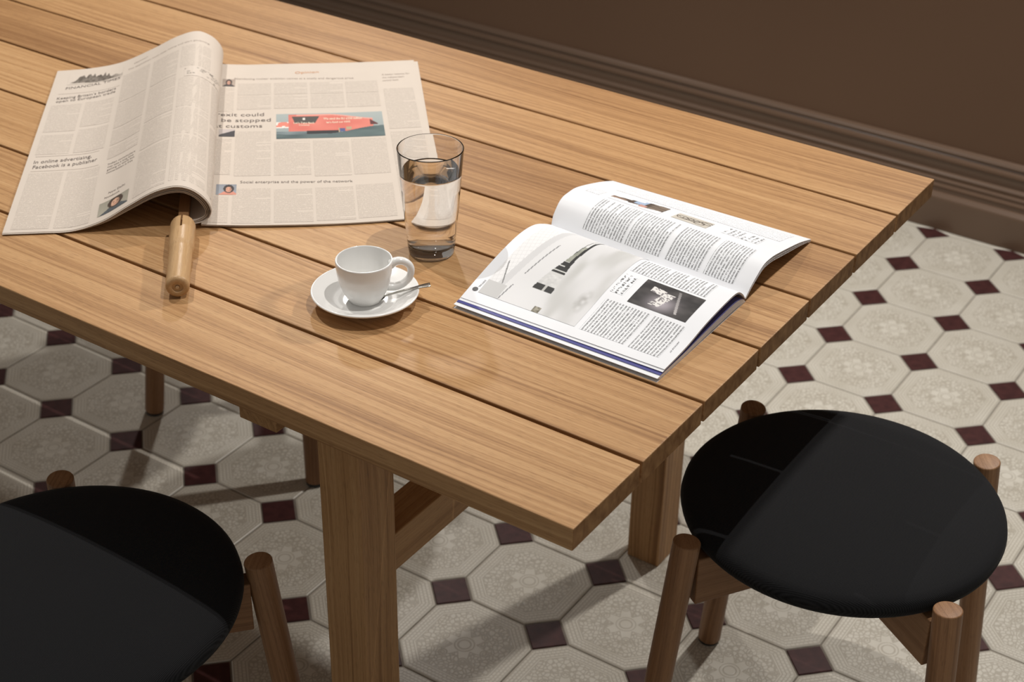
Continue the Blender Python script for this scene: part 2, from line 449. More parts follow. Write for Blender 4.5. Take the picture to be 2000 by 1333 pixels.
# magazine
def mag(right,left,xl,dz=0.0):
    return Sheet([(-.060,y,TOP+z+dz) for y,z in right],[(x,y,TOP+z+dz) for (y,z),x in zip(left,xl)])
MN_R=[(.2834,.0086),(.331,.0125),(.377,.0206),(.426,.0250),(.4516,.0245),(.466,.0165),(.4755,.0060)]
MN_L=[(.283,.0075),(.335,.0148),(.385,.0222),(.425,.0260),(.456,.0235),(.480,.0150),(.496,.0070)]
MN_X=[-.330,-.336,-.340,-.342,-.343,-.343,-.342]
MF_R=[(.4755,.0060),(.4830,.0115),(.4922,.0182),(.5161,.0303),(.535,.0318),(.5574,.0289),(.6173,.0163),(.6560,.0045)]
MF_L=[(.4960,.0070),(.4990,.0110),(.5039,.0180),(.521,.0313),(.540,.0340),(.5637,.0320),(.6153,.0178),(.652,.0050)]
MF_X=[-.342,-.343,-.344,-.345,-.345,-.345,-.345,-.345]
def mag_near(): return mag(MN_R,MN_L,MN_X)
def mag_far(): return mag(MF_R,MF_L,MF_X)


def sheet_mesh(name, sh, nu=40, nv=6, u0=0.0, u1=1.0, v0=0.0, v1=1.0, off=0.0, thick=0.0, wob=None):
    """grid over a sheet; uv = metres along u and v, uv 'n' = 0..1; thick adds a second skin below"""
    verts = []; uv = []; un = []
    L = (sh.L0+sh.L1)/2; W = sh.W
    for s in ((0,1) if thick else (0,)):
        for j in range(nv+1):
            for i in range(nu+1):
                u = u0+(u1-u0)*i/nu; v = v0+(v1-v0)*j/nv
                p = sh.pos(u, v, off - thick*s)
                if wob: p[2] += wob(u,v)
                verts.append(p); uv.append((L*(u-u0), W*(v-v0))); un.append((i/nu, j/nv))
    faces = []; S = (nu+1)*(nv+1); idx = lambda i,j: j*(nu+1)+i
    for j in range(nv):
        for i in range(nu):
            q = (idx(i,j), idx(i+1,j), idx(i+1,j+1), idx(i,j+1)); faces.append(q)
            if thick: faces.append(tuple(S+k for k in reversed(q)))
    if thick:
        rim = [idx(i,0) for i in range(nu+1)] + [idx(nu,j) for j in range(1,nv+1)] + [idx(i,nv) for i in range(nu-1,-1,-1)] + [idx(0,j) for j in range(nv-1,0,-1)]
        for a, b in zip(rim, rim[1:]+rim[:1]): faces.append((b,a,S+a,S+b))
    me = mesh_of(name, verts, faces, {'m': uv, 'n': un})
    for p in me.polygons: p.use_smooth = True
    if thick:
        try: me.set_sharp_from_angle(angle=math.radians(60))
        except Exception: pass
    return me

def print_mat(name, paper, ink, pitch, letter, strength, along_v=False, bold=.52, lo=.22, hi=.74):
    """lines of unreadably small body type on paper; along_v: lines stack along u instead of v"""
    M = Mat(name, .75, .25); m = M.coords(uv='m'); nn = M.coords(uv='n'); r = M.rnd()
    s, w = (m[0], m[1]); sn = nn[0]
    ln = w*(1/pitch); row = ln.floor(); f = ln.frac()
    band = f.step(lo-.06, lo+.06)*(1 - f.step(hi-.06, hi+.06))
    let = M.noise(M.vec(s*(1/letter)+r*90, row*5.31+r*70, f*1.7), 1, 1).step(bold-.10, bold+.06)
    wn = M.noise(M.vec(s*(.24/letter)+r*50, row*9.7, 0), 1, 0).step(.22, .34)*.75 + .25
    wh = M.new('ShaderNodeTexWhiteNoise'); wh.noise_dimensions = '2D'; M.link(M.vec(row, r*100, 0), wh.inputs['Vector'])
    e = V(M.nt, wh.outputs['Value']); lim = 1 - e.gt(.94)*sn.gt(.6)
    ink_f = band*let*wn*lim*strength
    M.base(M.mix(ink_f, paper, ink)); return M.m

PAPER = (.630,.552,.478); NINK = (.20,.165,.140)
def paper_mat(name, col, rough=.75, trans=0.0):
    M = Mat(name, rough, .25); c = M.coords('Object'); n = M.noise(M.vec(c[0]*30,c[1]*30,c[2]*30),1,3)
    M.base(M.ramp(n, [(.3,tuple(x*.975 for x in col)),(.7,col)]))
    return M.m
m_news = paper_mat('salmon_newsprint', PAPER)
m_body = print_mat('newsprint_body_type', PAPER, NINK, .0030, .0007, .40, bold=.43)
m_ink = plain('newspaper_ink', (.14,.115,.105), .75, .2)
m_inksoft = plain('newspaper_ink_soft', (.36,.30,.26), .75, .2)
m_orange = plain('newspaper_ink_orange', (.62,.28,.12), .75, .2)

def patch(name, sh, u0, u1, v0, v1, mat, parent, off=.00022, nu=None, nv=None, flip=False):
    nu = nu or max(2, int(abs(u1-u0)*40)); nv = nv or max(2, int(abs(v1-v0)*8))
    me = sheet_mesh(name, sh, nu, nv, u0, u1, v0, v1, off)
    return link(name, me, mat, parent)

TXT_CACHE = {}
def text_mesh(s, bold=0.0):
    if (s,bold) in TXT_CACHE: return TXT_CACHE[(s,bold)]
    cu = bpy.data.curves.new('txt', 'FONT'); cu.body = s; cu.size = 1; cu.resolution_u = 2; cu.offset = bold
    o = bpy.data.objects.new('txt', cu); COL.objects.link(o)
    dg = bpy.context.evaluated_depsgraph_get(); me = o.evaluated_get(dg).to_mesh()
    vs_ = [tuple(v.co) for v in me.vertices]; fs = [tuple(p.vertices) for p in me.polygons]
    o.evaluated_get(dg).to_mesh_clear(); bpy.data.objects.remove(o); bpy.data.curves.remove(cu)
    TXT_CACHE[(s,bold)] = (vs_, fs); return vs_, fs
def print_text(name, sh, s, a, b, cap, mat, parent, off=.00035, rd=1, bold=.012, up=None):
    """set a line of type from (u,v) a to (u,v) b on a sheet; cap = letter height in v units; rd=-1 for pages read the other way"""
    vs_, fs = text_mesh(s, bold)
    if not vs_: return None
    x0 = min(v[0] for v in vs_); x1 = max(v[0] for v in vs_)
    out = []
    for x, y, z in vs_:
        f = (x-x0)/(x1-x0)
        u = a[0]+(b[0]-a[0])*f; v = a[1]+(b[1]-a[1])*f + cap*y/.70
        out.append(sh.pos(u, v, off))
    me = mesh_of(name, out, fs); return link(name, me, mat, parent)

m_photo = None
def photo_mat():
    M = Mat('printed_picture', .6, .3); n = M.new('ShaderNodeVertexColor'); n.layer_name = 'print'
    M.link(n.outputs[0], M.b.inputs['Base Color']); return M.m
m_photo = photo_mat()
def photo(name, sh, u0, u1, v0, v1, fn, parent, nu=40, nv=24, off=.0003):
    """flat printed picture: fn(x, y) -> linear rgb with x along u0->u1 and y along v0->v1, both 0..1"""
    me = sheet_mesh(name, sh, nu, nv, u0, u1, v0, v1, off)
    ca_ = me.color_attributes.new('print', 'FLOAT_COLOR', 'POINT')
    for k in range(len(me.vertices)):
        i, j = k % (nu+1), k//(nu+1); c = fn(i/nu, j/nv); ca_.data[k].color = (*c, 1)
    return link(name, me, m_photo, parent)
def mixc(a, b, t): t = min(max(t,0),1); return tuple(x+(y-x)*t for x, y in zip(a,b))
def sm(x, a, b):
    t = min(max((x-a)/(b-a),0),1); return t*t*(3-2*t)
def hn(x, y, s=0):
    v = math.sin(x*127.1+y*311.7+s*74.7)*43758.5453; return v-math.floor(v)
def vn(x, y, s=0):
    i, j = math.floor(x), math.floor(y); f, g = x-i, y-j; f = f*f*(3-2*f); g = g*g*(3-2*g)
    return (hn(i,j,s)*(1-f)+hn(i+1,j,s)*f)*(1-g)+(hn(i,j+1,s)*(1-f)+hn(i+1,j+1,s)*f)*g
def portrait(bgc, hair, skin, cloth, cx=.55, cy=.55):
    def f(x, y):
        c = mixc(bgc, tuple(k*.8 for k in bgc), y)
        if y < .36 and abs(x-cx) < .18+(.36-y)*.9: c = cloth
        if ((x-cx)/.26)**2+((y-cy-.06)/.40)**2 < 1: c = hair
        if ((x-cx)/.15)**2+((y-cy)/.27)**2 < 1:
            c = mixc(skin, tuple(k*.55 for k in skin), sm(x,cx-.02,cx+.16))
            if abs(y-cy-.05) < .03 and .03 < abs(x-cx) < .10: c = tuple(k*.35 for k in skin)
            if abs(y-cy+.13) < .025 and abs(x-cx) < .06: c = (skin[0]*.7, skin[1]*.4, skin[2]*.4)
        return c
    return f

# ------------------------------------------------------------------ newspaper
news = tag(empty('newspaper', (NL[0]+eN[0]*.23, NL[1]+eN[1]*.23, TOP)), 'open salmon-pink broadsheet newspaper on a wooden stick, left pages arched', 'newspaper')
NI = Matrix.Translation(-Vector(news.location))
def under(o, root):
    """parent without moving: page shapes are modelled in world metres"""
    o.parent = root; o.matrix_parent_inverse = Matrix.Translation(-root.location); return o
left = news_left()
def news_page(name, sh, off, thick, mat, u0=0.0, v0=0.0, v1=1.0, nu=64, nv=8):
    return under(link(name, sheet_mesh(name, sh, nu, nv, u0, 1.0, v0, v1, off, thick), mat), news)
pgL = news_page('page', left, 0.0, .00045, m_news)
step_ = sheet_mesh('page', left, 64, 4, 0.0, 1.0, -.004, .46, -.0007, .0004); under(link('page', step_, m_news), news)
def nested(k):
    def pr(prof):
        n_ = len(prof); r_ = []
        for i, (t, z) in enumerate(prof):
            f = i/(n_-1)
            r_.append((t + .0025*(1-sm(f,.30,.50)) - .0017*k*sm(f,.45,.72), max(.0022-.0003*k, .0016) + (z-.003)*(1-.034*k)*(1 if f < .8 else 1) + (.0011*k if f > .80 else 0)*(.0+1)))
        return r_
    return Sheet(npl(NL,eN,pr(NEAR)), npl(FL,eF,pr(FAR)))
for k in (1,2,3,4):
    news_page('page', nested(k), 0.0, .0005, m_news, 0.0, .001*(k%3), 1-.002*k)
right = news_right(.0016)
pgR = news_page('page', right, 0.0, .0005, m_news, nu=40)
r2 = news_right(.0008, (.004,.003), (-.004,-.001)); news_page('page', r2, 0.0, .0005, m_news, nu=30)
r3 = news_right(.0001, (-.003,-.002), (.006,.002)); news_page('page', r3, 0.0, .0005, m_news, nu=30)

def body(sh, par, u0, u1, v0, v1, mat=None): return patch('text_column', sh, u0, u1, v0, v1, mat or m_body, par)
def line(sh, par, s, a, b, cap, mat=None, bold=.012): return print_text('headline', sh, s, a, b, cap, mat or m_ink, par, bold=bold*.25-.004)
def rule(sh, par, u0, u1, v, w=.0011, mat=None): return patch('rule', sh, u0, u1, v-w/2, v+w/2, mat or m_inksoft, par, nv=1)
# left page: comment page
def skyline(x, y):
    base = .20+.12*math.sin(x*9)
    hgt = .22 + .70*(.35+.65*vn(x*26, 0, 3))*sm(x,.10,.24)*(1-.75*sm(x,.66,.80)) + .10*vn(x*50,0,5)
    ink = 1.0 if y < hgt and y > base*.4 else 0.0
    g = .35+.5*vn(x*34, y*5, 9)
    return mixc(PAPER, (.07,.055,.042), ink*(.45+g*.6)*(sm(x,.02,.12))*(1-.55*sm(x,.75,.98)))
photo('masthead_engraving', left, .070, .338, .888, .962, skyline, pgL, 120, 30)
line(left, pgL, 'FINANCIAL TIMES', (.069,.855), (.330,.876), .0165, bold=.004)
rule(left, pgL, .040, .335, .825)
line(left, pgL, 'Keeping Britain\u2019s borders', (.042,.786), (.318,.806), .0165)
line(left, pgL, 'open to European trade', (.042,.765), (.318,.785), .0165)
C = [(.026,.166),(.183,.318),(.346,.492),(.512,.650),(.666,.812)]
for a_, b_, v0, v1 in ((0,0,.57,.750),(1,1,.592,.753),(0,0,.43,.552),(1,1,.43,.575)): body(left, pgL, *C[a_], v0, v1)
rule(left, pgL, .03, .30, .418); rule(left, pgL, .03, .31, .331)
line(left, pgL, 'In online advertising,', (.032,.376), (.270,.388), .0195, bold=.02)
line(left, pgL, 'Facebook is a publisher', (.034,.346), (.298,.360), .0195, bold=.02)
for c_ in (0,1): body(left, pgL, *C[c_], .015, .322)
body(left, pgL, *C[2], .700, .888); body(left, pgL, *C[2], .530, .690); body(left, pgL, *C[2], .425, .520); body(left, pgL, *C[2], .345, .412)
line(left, pgL, 'Opinion', (.395,.945), (.47,.950), .010, m_inksoft, .0)
for k, s in enumerate(('Indian commuters', 'may take a long time', 'getting to work but', 'conversation is free')):
    line(left, pgL, s, (.356,.308-k*.0165), (.488-.006*(k%2),.303-k*.0165), .0105, bold=.002)
line(left, pgL, 'New Delhi', (.385,.133), (.462,.131), .0105, bold=0); line(left, pgL, 'Notebook', (.370,.113), (.440,.111), .0095, bold=0)
photo('portrait_photo', left, .352, .488, .026, .094, portrait((.40,.37,.30),(.075,.05,.038),(.66,.40,.28),(.09,.10,.11),.55,.58), pgL, 40, 26)
body(left, pgL, *C[3], .70, .885); body(left, pgL, *C[3], .46, .69); body(left, pgL, *C[3], .29, .45); body(left, pgL, *C[3], .022, .277)
body(left, pgL, *C[4], .745, .90); body(left, pgL, *C[4], .47, .665); body(left, pgL, *C[4], .30, .46); body(left, pgL, *C[4], .03, .29)
body(left, pgL, .826, .955, .03, .40); body(left, pgL, .826, .955, .42, .66)
def cartoon(x, y):
    d = 0.0
    for k in range(26):
        cx, cy = hn(k,1,2), hn(k,2,2)*.8+.1; r_ = .02+.05*hn(k,3,2)
        q = math.hypot((x-cx)*1.5, y-cy)
        if abs(q-r_) < .018 or q < .012: d = max(d, .5+.4*hn(k,5))
    return mixc(PAPER, (.10,.085,.075), d)
photo('cartoon', left, .690, .880, .672, .738, cartoon, pgL, 70, 24)
line(left, pgL, 'The opposition must stop hiding and start governing', (.366,.915), (.80,.925), .010, m_inksoft, 0)
# right page
D = [(.030,.104),(.120,.279),(.294,.454),(.468,.628),(.640,.798),(.823,.968)]
line(right, pgR, 'Opinion', (.398,.922), (.515,.926), .016, m_orange, .0)
line(right, pgR, 'Abandoning nuclear ambition comes at a costly and dangerous price', (.098,.888), (.684,.876), .0125, m_inksoft, .0)
for c_ in (1,2,3,4):
    body(right, pgR, *D[c_], .775, .858); body(right, pgR, *D[c_], .676, .770)
for k in range(3): line(right, pgR, ('A better balance for','the independent','central bank')[k], (.826,.893-k*.022), (.965-.03*k,.895-k*.022), .011, m_inksoft, 0)
body(right, pgR, *D[5], .52, .795); body(right, pgR, *D[5], .30, .50); body(right, pgR, *D[5], .04, .29)
for k, (s, a_, b_) in enumerate((('Brexit could', .000, .247), ('be stopped', .052, .279), ('at customs', .020, .240))):
    line(right, pgR, s, (a_, .631-k*.0375), (b_, .629-k*.0375), .022, bold=.008)
def bus(x, y):
    c = mixc((.27,.31,.31),(.36,.40,.39), y)                                    # pale sky
    if x < .13 and .42 < y < .66: c = (.70,.22,.16) if vn(x*26,y*12,5) > .5 else (.80,.74,.68)
    lo = .27-.03*x; top = .96-.22*sm(x,.48,.95)
    if .115 < x < .905 and lo < y < top:
        c = mixc((.58,.13,.10),(.68,.21,.16), vn(x*8,y*5,4))
        if y > top-.05: c = (.70,.32,.26)
        if x < .13+.06*sm(y,.7,.95): c = (.60,.17,.13)
    if .60 < y < .88 and .145+(.88-y)*.10 < x < .405-(.88-y)*.16: c = (.070,.062,.055)   # dark rear window
    if .245 < x < .272 and .74 < y < .82: c = (.72,.68,.62)
    if .875 < x < .945 and .48 < y < .70-(x-.875)*2.6: c = (.10,.025,.025)
    if y < .28-.02*x and x < .60: c = mixc((.04,.06,.07),(.20,.25,.26), vn(x*9,y*20,3))
    if .28 < x < .58 and .17 < y < .30: c = (.020,.018,.020)
    if y < .15+.28*sm(x,.42,.98): c = mixc((.055,.085,.09),(.11,.155,.155), vn(x*6,y*9))   # dark car roof in front
    if .585 < x < .635 and .24 < y < .37: c = (.08,.09,.22)
    if .575 < x < .585 and .20 < y < .40 or .645 < x < .700 and .30 < y < .42: c = (.42,.32,.20)
    return c
photo('bus_photo', right, .304, .798, .478, .638, bus, pgR, 180, 70)
m_white_ink = plain('pale_lettering', (.80,.70,.55), .7, .2)
def bl(s, a, b, cap): print_text('lettering', right, s, a, b, cap, m_white_ink, pgR, .00045, bold=.015)
bl('We send the EU \u00a3350 million', (.522,.5945), (.700,.592), .0135)
bl('let\u2019s fund our NHS', (.535,.5705), (.645,.572), .0115)
bl('Let\u2019s Take Back', (.384,.572), (.480,.570), .0105); bl('Control', (.408,.558), (.455,.557), .0085)
body(right, pgR, *D[1], .262, .530); body(right, pgR, *D[2], .262, .462); body(right, pgR, *D[3], .252, .462); body(right, pgR, *D[4], .255, .466)
line(right, pgR, 'Social enterprise and the power of the network', (.150,.222), (.628,.212), .0135, bold=0)
for c_, (v0, v1) in zip((1,2,3,4), ((.008,.192),(.012,.186),(.016,.190),(.020,.196))): body(right, pgR, *D[c_], v0, v1)
photo('portrait_photo', right, .045, .106, .836, .888, portrait((.45,.36,.30),(.05,.035,.03),(.55,.30,.22),(.07,.06,.06),.5,.5), pgR, 30, 22)
photo('portrait_photo', right, .045, .116, .498, .545, lambda x,y: (.05,.045,.05) if y < .25+.6*x else (.50,.44,.42), pgR, 30, 22)
photo('portrait_photo', right, .050, .135, .158, .215, portrait((.30,.32,.36),(.04,.03,.03),(.62,.32,.22),(.60,.25,.18),.62,.5), pgR, 30, 22)
for v0, v1 in ((.66,.825),(.27,.485),(.01,.150)): body(right, pgR, *D[0], v0, v1)

# ------------------------------------------------------------------ newspaper stick
s_dir = Vector((-.6047-.03,.7965-.02,0)).normalized()
h0 = Vector((-.6005,.0995,TOP+.0158)); h1 = Vector((-.7040,.2170,TOP+.0158)); s_dir = (h1-h0).normalized(); hl = (h1-h0).length
stick = tag(empty('newspaper_stick', h0), 'pale turned wooden newspaper stick with a thick rounded handle', 'newspaper stick')
bx_ = s_dir.cross(Vector((0,0,1))).normalized(); by_ = s_dir.cross(bx_).normalized()*-1
if by_.z < 0: by_ = -by_
bx_ = by_.cross(s_dir).normalized()
q = Matrix((bx_, by_, s_dir)).transposed().to_euler()
hm = lathe_mesh('handle', round_prof([(0,.0022),(.0060,.0020),(.0064,.0002),(.0112,.0),(.0138,.0030),(.0140,hl*.54),(.0156,hl*.60),(.0156,hl-.006),(.0140,hl),(0,hl)], .0018), 40)
for p in hm.polygons: p.use_smooth = True
try: hm.set_sharp_from_angle(angle=math.radians(55))
except Exception: pass
cut = link('cutter', box_mesh('cutter', (-.0012,.0085,hl*.80), (.0012,.0200,hl+.002), 0))
tmp = link('uncut', hm); md = tmp.modifiers.new('slot', 'BOOLEAN'); md.operation = 'DIFFERENCE'; md.object = cut; md.solver = 'EXACT'
hm = bpy.data.meshes.new_from_object(tmp.evaluated_get(bpy.context.evaluated_depsgraph_get())); hm.name = 'handle'; hm.materials.clear()
bpy.data.objects.remove(tmp); bpy.data.objects.remove(cut)
try: hm.set_sharp_from_angle(angle=math.radians(55))
except Exception: pass
hd = link('handle', hm, m_beech, stick, None, q)
me = lathe_mesh('screw', [(0,-.0012),(.0022,-.0010),(.0028,.0004),(.0028,.004),(0,.004)], 16)
link('screw', me, plain('steel_screw', (.45,.42,.38), .35, .5, 1.0), hd, (0,0,.0018))
link('lath', box_mesh('lath', (-.0064,-.0070,hl-.004), (.0064,.0055,hl+.53), .001), m_beech_x, stick, None, q)

# ------------------------------------------------------------------ magazine
magz = tag(empty('magazine', (-.2,.48,TOP)), 'open white glossy magazine with text and grey photographs near the table end', 'magazine')
WHITE = (.86,.875,.91); MINK = (.09,.09,.095)
m_mag = paper_mat('coated_white_paper', WHITE, .42)
m_blue = plain('violet_blue_printed_page', (.082,.085,.28), .4)
m_mtext = print_mat('magazine_body_type', WHITE, (.16,.16,.165), .0040, .0007, .85, bold=.45)
m_mfine = print_mat('magazine_small_type', WHITE, (.30,.30,.31), .0030, .0007, .6, bold=.46)
m_mpull = print_mat('magazine_quote_type', WHITE, (.06,.06,.06), .0062, .0021, .9)
m_mink = plain('magazine_ink', MINK, .5)
def mpage(name, sh, mat, off=0.0, thick=.0003, u0=0.0, u1=1.0, v0=0.0, v1=1.0, nu=40, nv=6, wob=None):
    return under(link(name, sheet_mesh(name, sh, nu, nv, u0, u1, v0, v1, off, thick, wob), mat), magz)
# normals of these sheets: near page u runs front -> spine and v right -> left, so u x v points up
near = mag_near(); far = mag_far()
pgN = mpage('page', near, m_mag, 0.0, .0005)
mpage('page', near, m_mag, -.0007, .0004, .004, 1.0, .002, .998)
pgF = mpage('page', far, m_mag, 0.0, .0005)
for k in range(1,8): mpage('page', far, m_mag, -.0003-.00035*k, .0004, 0.0, 1.0, .002*((k*5)%3), 1-.002*(k%3), wob=lambda u, v, k=k: -.0007*k*math.sin(math.pi*min(max(u,0),1)))
# last far sheets reach a little further out
def lower(k):
    R_ = [(.268+.0010*k,.0048),(.331,.0062),(.3773,.0092),(.426,.0115),(.4516,.0115),(.466,.0085),(.4745,.0040)]
    L_ = [(.2690+.0010*k,.0048),(.335,.0065),(.385,.0095),(.425,.0118),(.456,.0112),(.480,.0080),(.495,.0040)]
    sc = max(0.0, 1-.11*k)
    return mag([(y,max(z*sc,.0004)) for y,z in R_], [(y,max(z*sc,.0004)) for y,z in L_], MN_X)
blue_sh = mag([(.2745,.0058),(.331,.0072),(.3773,.0102),(.426,.0126),(.4516,.0126),(.466,.0094),(.4745,.0046)], [(.2748,.0058),(.335,.0076),(.385,.0106),(.425,.0128),(.456,.0122),(.480,.0088),(.495,.0046)], MN_X)
mid_sh = mag([(.2795,.0072),(.331,.0108),(.377,.0190),(.426,.0234),(.4516,.0229),(.466,.0150),(.4755,.0052)], [(.2792,.0062),(.335,.0132),(.385,.0206),(.425,.0244),(.456,.0219),(.480,.0134),(.496,.0060)], MN_X)
mpage('page', mid_sh, m_mag, 0.0, .0005)
mpage('page', blue_sh, m_blue, 0.0, .0004)['label'] = 'violet-blue printed page'
for k in range(7): mpage('page', lower(k), m_mag, 0.0, .0006)
cover = mag([(.2675,.0003),(.36,.0003),(.45,.0004),(.4765,.0010)], [(.2685,.0003),(.36,.0003),(.46,.0004),(.497,.0010)], [-.330,-.337,-.341,-.342])
mpage('cover', cover, m_mag, 0.0, .0003)
sp = [(-.060,.4755),(-.343,.4960)]

def mtext(sh, par, u0, u1, v0, v1, mat=m_mtext): return patch('text_column', sh, u0, u1, v0, v1, mat, par, nu=14, nv=3)
def arch(x, y):
    # x: front -> spine, y: text side -> outer end; a pale concrete interior with a long curved slot window
    c = mixc((.66,.66,.67),(.78,.78,.79), vn(x*3,y*3,1))
    if y < .46:
        st = vn(x*2.2+3,y*7,7)*.6+vn(x*6,y*14,3)*.4
        c = mixc(c, (.47,.47,.45), sm(st,.35,.85)*(1-sm(y,.36,.47))*.7)
        dd = math.hypot((x-.22)/.16,(y-.11)/.07); c = mixc(c, (.22,.21,.18), max(0,1-dd)*.8*vn(x*30,y*30,2))
    cy = .500-.035*sm(x,.2,1.0)                      # slot window, narrowing to the spine
    w = .062*(1-sm(x,.20,.62))+.034*(1-.35*sm(x,.6,1.0)); yy = y-cy
    if x > .205 and abs(yy) < w:
        seg = math.floor(x*19)
        if x < .26: c = (.035,.035,.035) if abs(yy+.01) > .012 else (.50,.50,.48)
        elif x < .37: c = mixc((.56,.56,.56),(.72,.72,.71), vn(x*60,y*50))
        elif x < .40: c = (.62,.62,.61)
        elif x < .53: c = (.03,.03,.03) if (x*19-seg) > .16 else (.62,.62,.60)
        elif x < .74: c = mixc((.20,.21,.17),(.50,.51,.45), vn(x*24,y*14))
        else: c = (.70,.70,.70)
        if x > .47 and yy < -w*.15: c = (.025,.025,.025)
        if x > .62 and yy > w*.78: c = (.05,.05,.05)
    if y > .64:
        if abs(y-(.795-.155*x)) < .0055 and (x < .17 or .29 < x < .66): c = (.25,.25,.26)
        e = y-(.90-.13*x)
        if -.05 < e < .02: c = mixc(c,(.55,.55,.56),.55)
        if e >= .02 and x > .14:
            g1 = (x*22+y*9) % 1; g2 = (x*9-y*26) % 1
            c = (.80,.80,.81) if (g1 > .12 and g2 > .12) else (.70,.70,.71)
        if x <= .14 and y > .80: c = mixc((.50,.50,.50),(.58,.58,.58), y)
        if abs((x-.14)-(y-.86)*2.0) < .012 and .86 < y < .965: c = (.22,.22,.22)
    if x < .055 and .375 < y < .445: c = mixc((.10,.09,.06),(.42,.39,.32), vn(x*60,y*50))
    if x > .94: c = mixc(c, (.72,.72,.73), .6)
    return c
photo('architecture_photo', near, .082, .985, .462, .948, arch, pgN, 190, 170)
def night(x, y):
    c = mixc((.030,.027,.028),(.085,.078,.076), vn(x*5,y*6,2)*vn(x*11,y*9,6)*1.6)
    g = math.exp(-(((x-.30)/.26)**2+((y-.52)/.20)**2)); c = mixc(c,(.46,.42,.46), g*.85)
    # a bent block of lit windows
    a_ = .78-.10*(y-.2); 
    blk = (.56 < x < .86 and .58 < y < .82 and abs(x-.70-(y-.70)*.2) < .10) or (.16 < x < .72 and abs(y-(.62-.30*(x-.16)*.75)) < .085)
    if blk:
        c = (.80,.78,.76) if (hn(math.floor(x*30),math.floor(y*36),4) > .30) else (.22,.20,.21)
    if abs(y-(.20+.22*x)) < .022 and .12 < x < .92: c = mixc((.52,.49,.49),(.2,.19,.19), x)
    return c
photo('night_photo', near, .417, .662, .075, .350, night, pgN, 70, 70)
mtext(near, pgN, .684, .850, .088, .448)
mtext(near, pgN, .450, .640, .385, .446, m_mpull)
mtext(near, pgN, .080, .384, .225, .437); mtext(near, pgN, .075, .384, .060, .203)
print_text('folio', near, 'ARTICLE 07', (.260,.043), (.150,.040), -.006, m_mink, pgN, bold=0)
print_text('folio', near, 'DETAIL', (.190,.961), (.120,.965), -.008, m_mink, pgN, bold=0)
def dot(sh, par, cu, cv, r, mat):
    vs_ = [sh.pos(cu+r*math.cos(a)/sh.L0, cv+r*math.sin(a)/sh.W, .00035) for a in [2*math.pi*k/20 for k in range(20)]]
    return link('page_mark', mesh_of('page_mark', vs_, [tuple(range(20))]), mat, par)
dot(near, pgN, .098, .969, .0036, m_mink)
for v0, v1 in ((.632,.838),(.440,.618),(.245,.416),(.075,.222)): mtext(far, pgF, .055, .395, v0, v1)
def person(x, y):
    c = WHITE
    if abs(x-.5+.35*(y-.5)) < (.36 if y < .45 else .20 if y < .66 else .13) + .10*vn(x*5,y*9,3)-.05:
        c = mixc((.05,.04,.035),(.16,.11,.08), vn(x*6,y*8,2))
        if .38 < y < .58 and x > .35: c = (.36,.46,.62)
        if .30 < y < .45 and x < .45: c = (.55,.30,.25)
        if y > .72: c = mixc((.30,.20,.15),(.06,.05,.04), sm(x,.3,.6))
        if y < .30: c = mixc((.09,.07,.06),(.35,.27,.2), vn(x*9,y*9,8)*.6)
    return c
photo('person_photo', far, .440, .640, .580, .838, person, pgF, 40, 60)
def ironwork(x, y):
    c = mixc((.52,.48,.42),(.63,.59,.52), vn(x*5,y*7,1))
    for k in range(5):
        if abs(math.hypot((x-.3-.35*hn(k,1,9))*.8, (y-.12-.17*k)*1.1)-.16) < .022: c = (.13,.11,.09)
    if abs(x-.55-.2*math.sin(y*7)) < .025: c = (.13,.11,.09)
    return c
photo('ironwork_photo', far, .475, .620, .352, .525, ironwork, pgF, 40, 50)
mtext(far, pgF, .500, .640, .110, .285, m_mpull)
mtext(far, pgF, .690, .930, .060, .880, m_mfine); mtext(far, pgF, .43, .56, .880, .955, m_mfine)

# ------------------------------------------------------------------ coffee cup, saucer, spoon
M = Mat('white_porcelain', .18, .5); M.base((.87,.865,.85)); m_porc = M.m
CX, CY = -.4195, .2185
prof = round_prof([(0,.0042),(.030,.0042),(.031,.0),(.036,.0),(.0370,.0040),(.0500,.0105),(.0622,.0165),(.0628,.0180),(.0615,.0192),(.0490,.0135),(.0380,.0075),(.0300,.0068),(.0265,.0058),(0,.0058)], .0018)
sm_ = lathe_mesh('saucer', prof, 96)
tag(link('saucer', sm_, m_porc, None, (CX,CY,TOP), None, True), 'white porcelain saucer under the espresso cup', 'saucer')
cup = tag(empty('espresso_cup', (CX,CY,TOP+.0057)), 'empty white porcelain espresso cup with a round handle', 'cup')
cprof = [(0,.0022),(.0155,.0022),(.0162,.0),(.0185,.0),(.0195,.0018),(.0225,.0065),(.0268,.0155),(.0300,.0260),(.0319,.0370),(.0328,.0490),(.0329,.0520),(.0320,.0530),(.0308,.0524),(.0303,.0480),(.0293,.0360),(.0270,.0240),(.0232,.0130),(.0180,.0070),(.0100,.0048),(0,.0045)]
link('bowl', lathe_mesh('bowl', round_prof(cprof,.001,3), 96), m_porc, cup, None, None, True)
ha = math.radians(40)
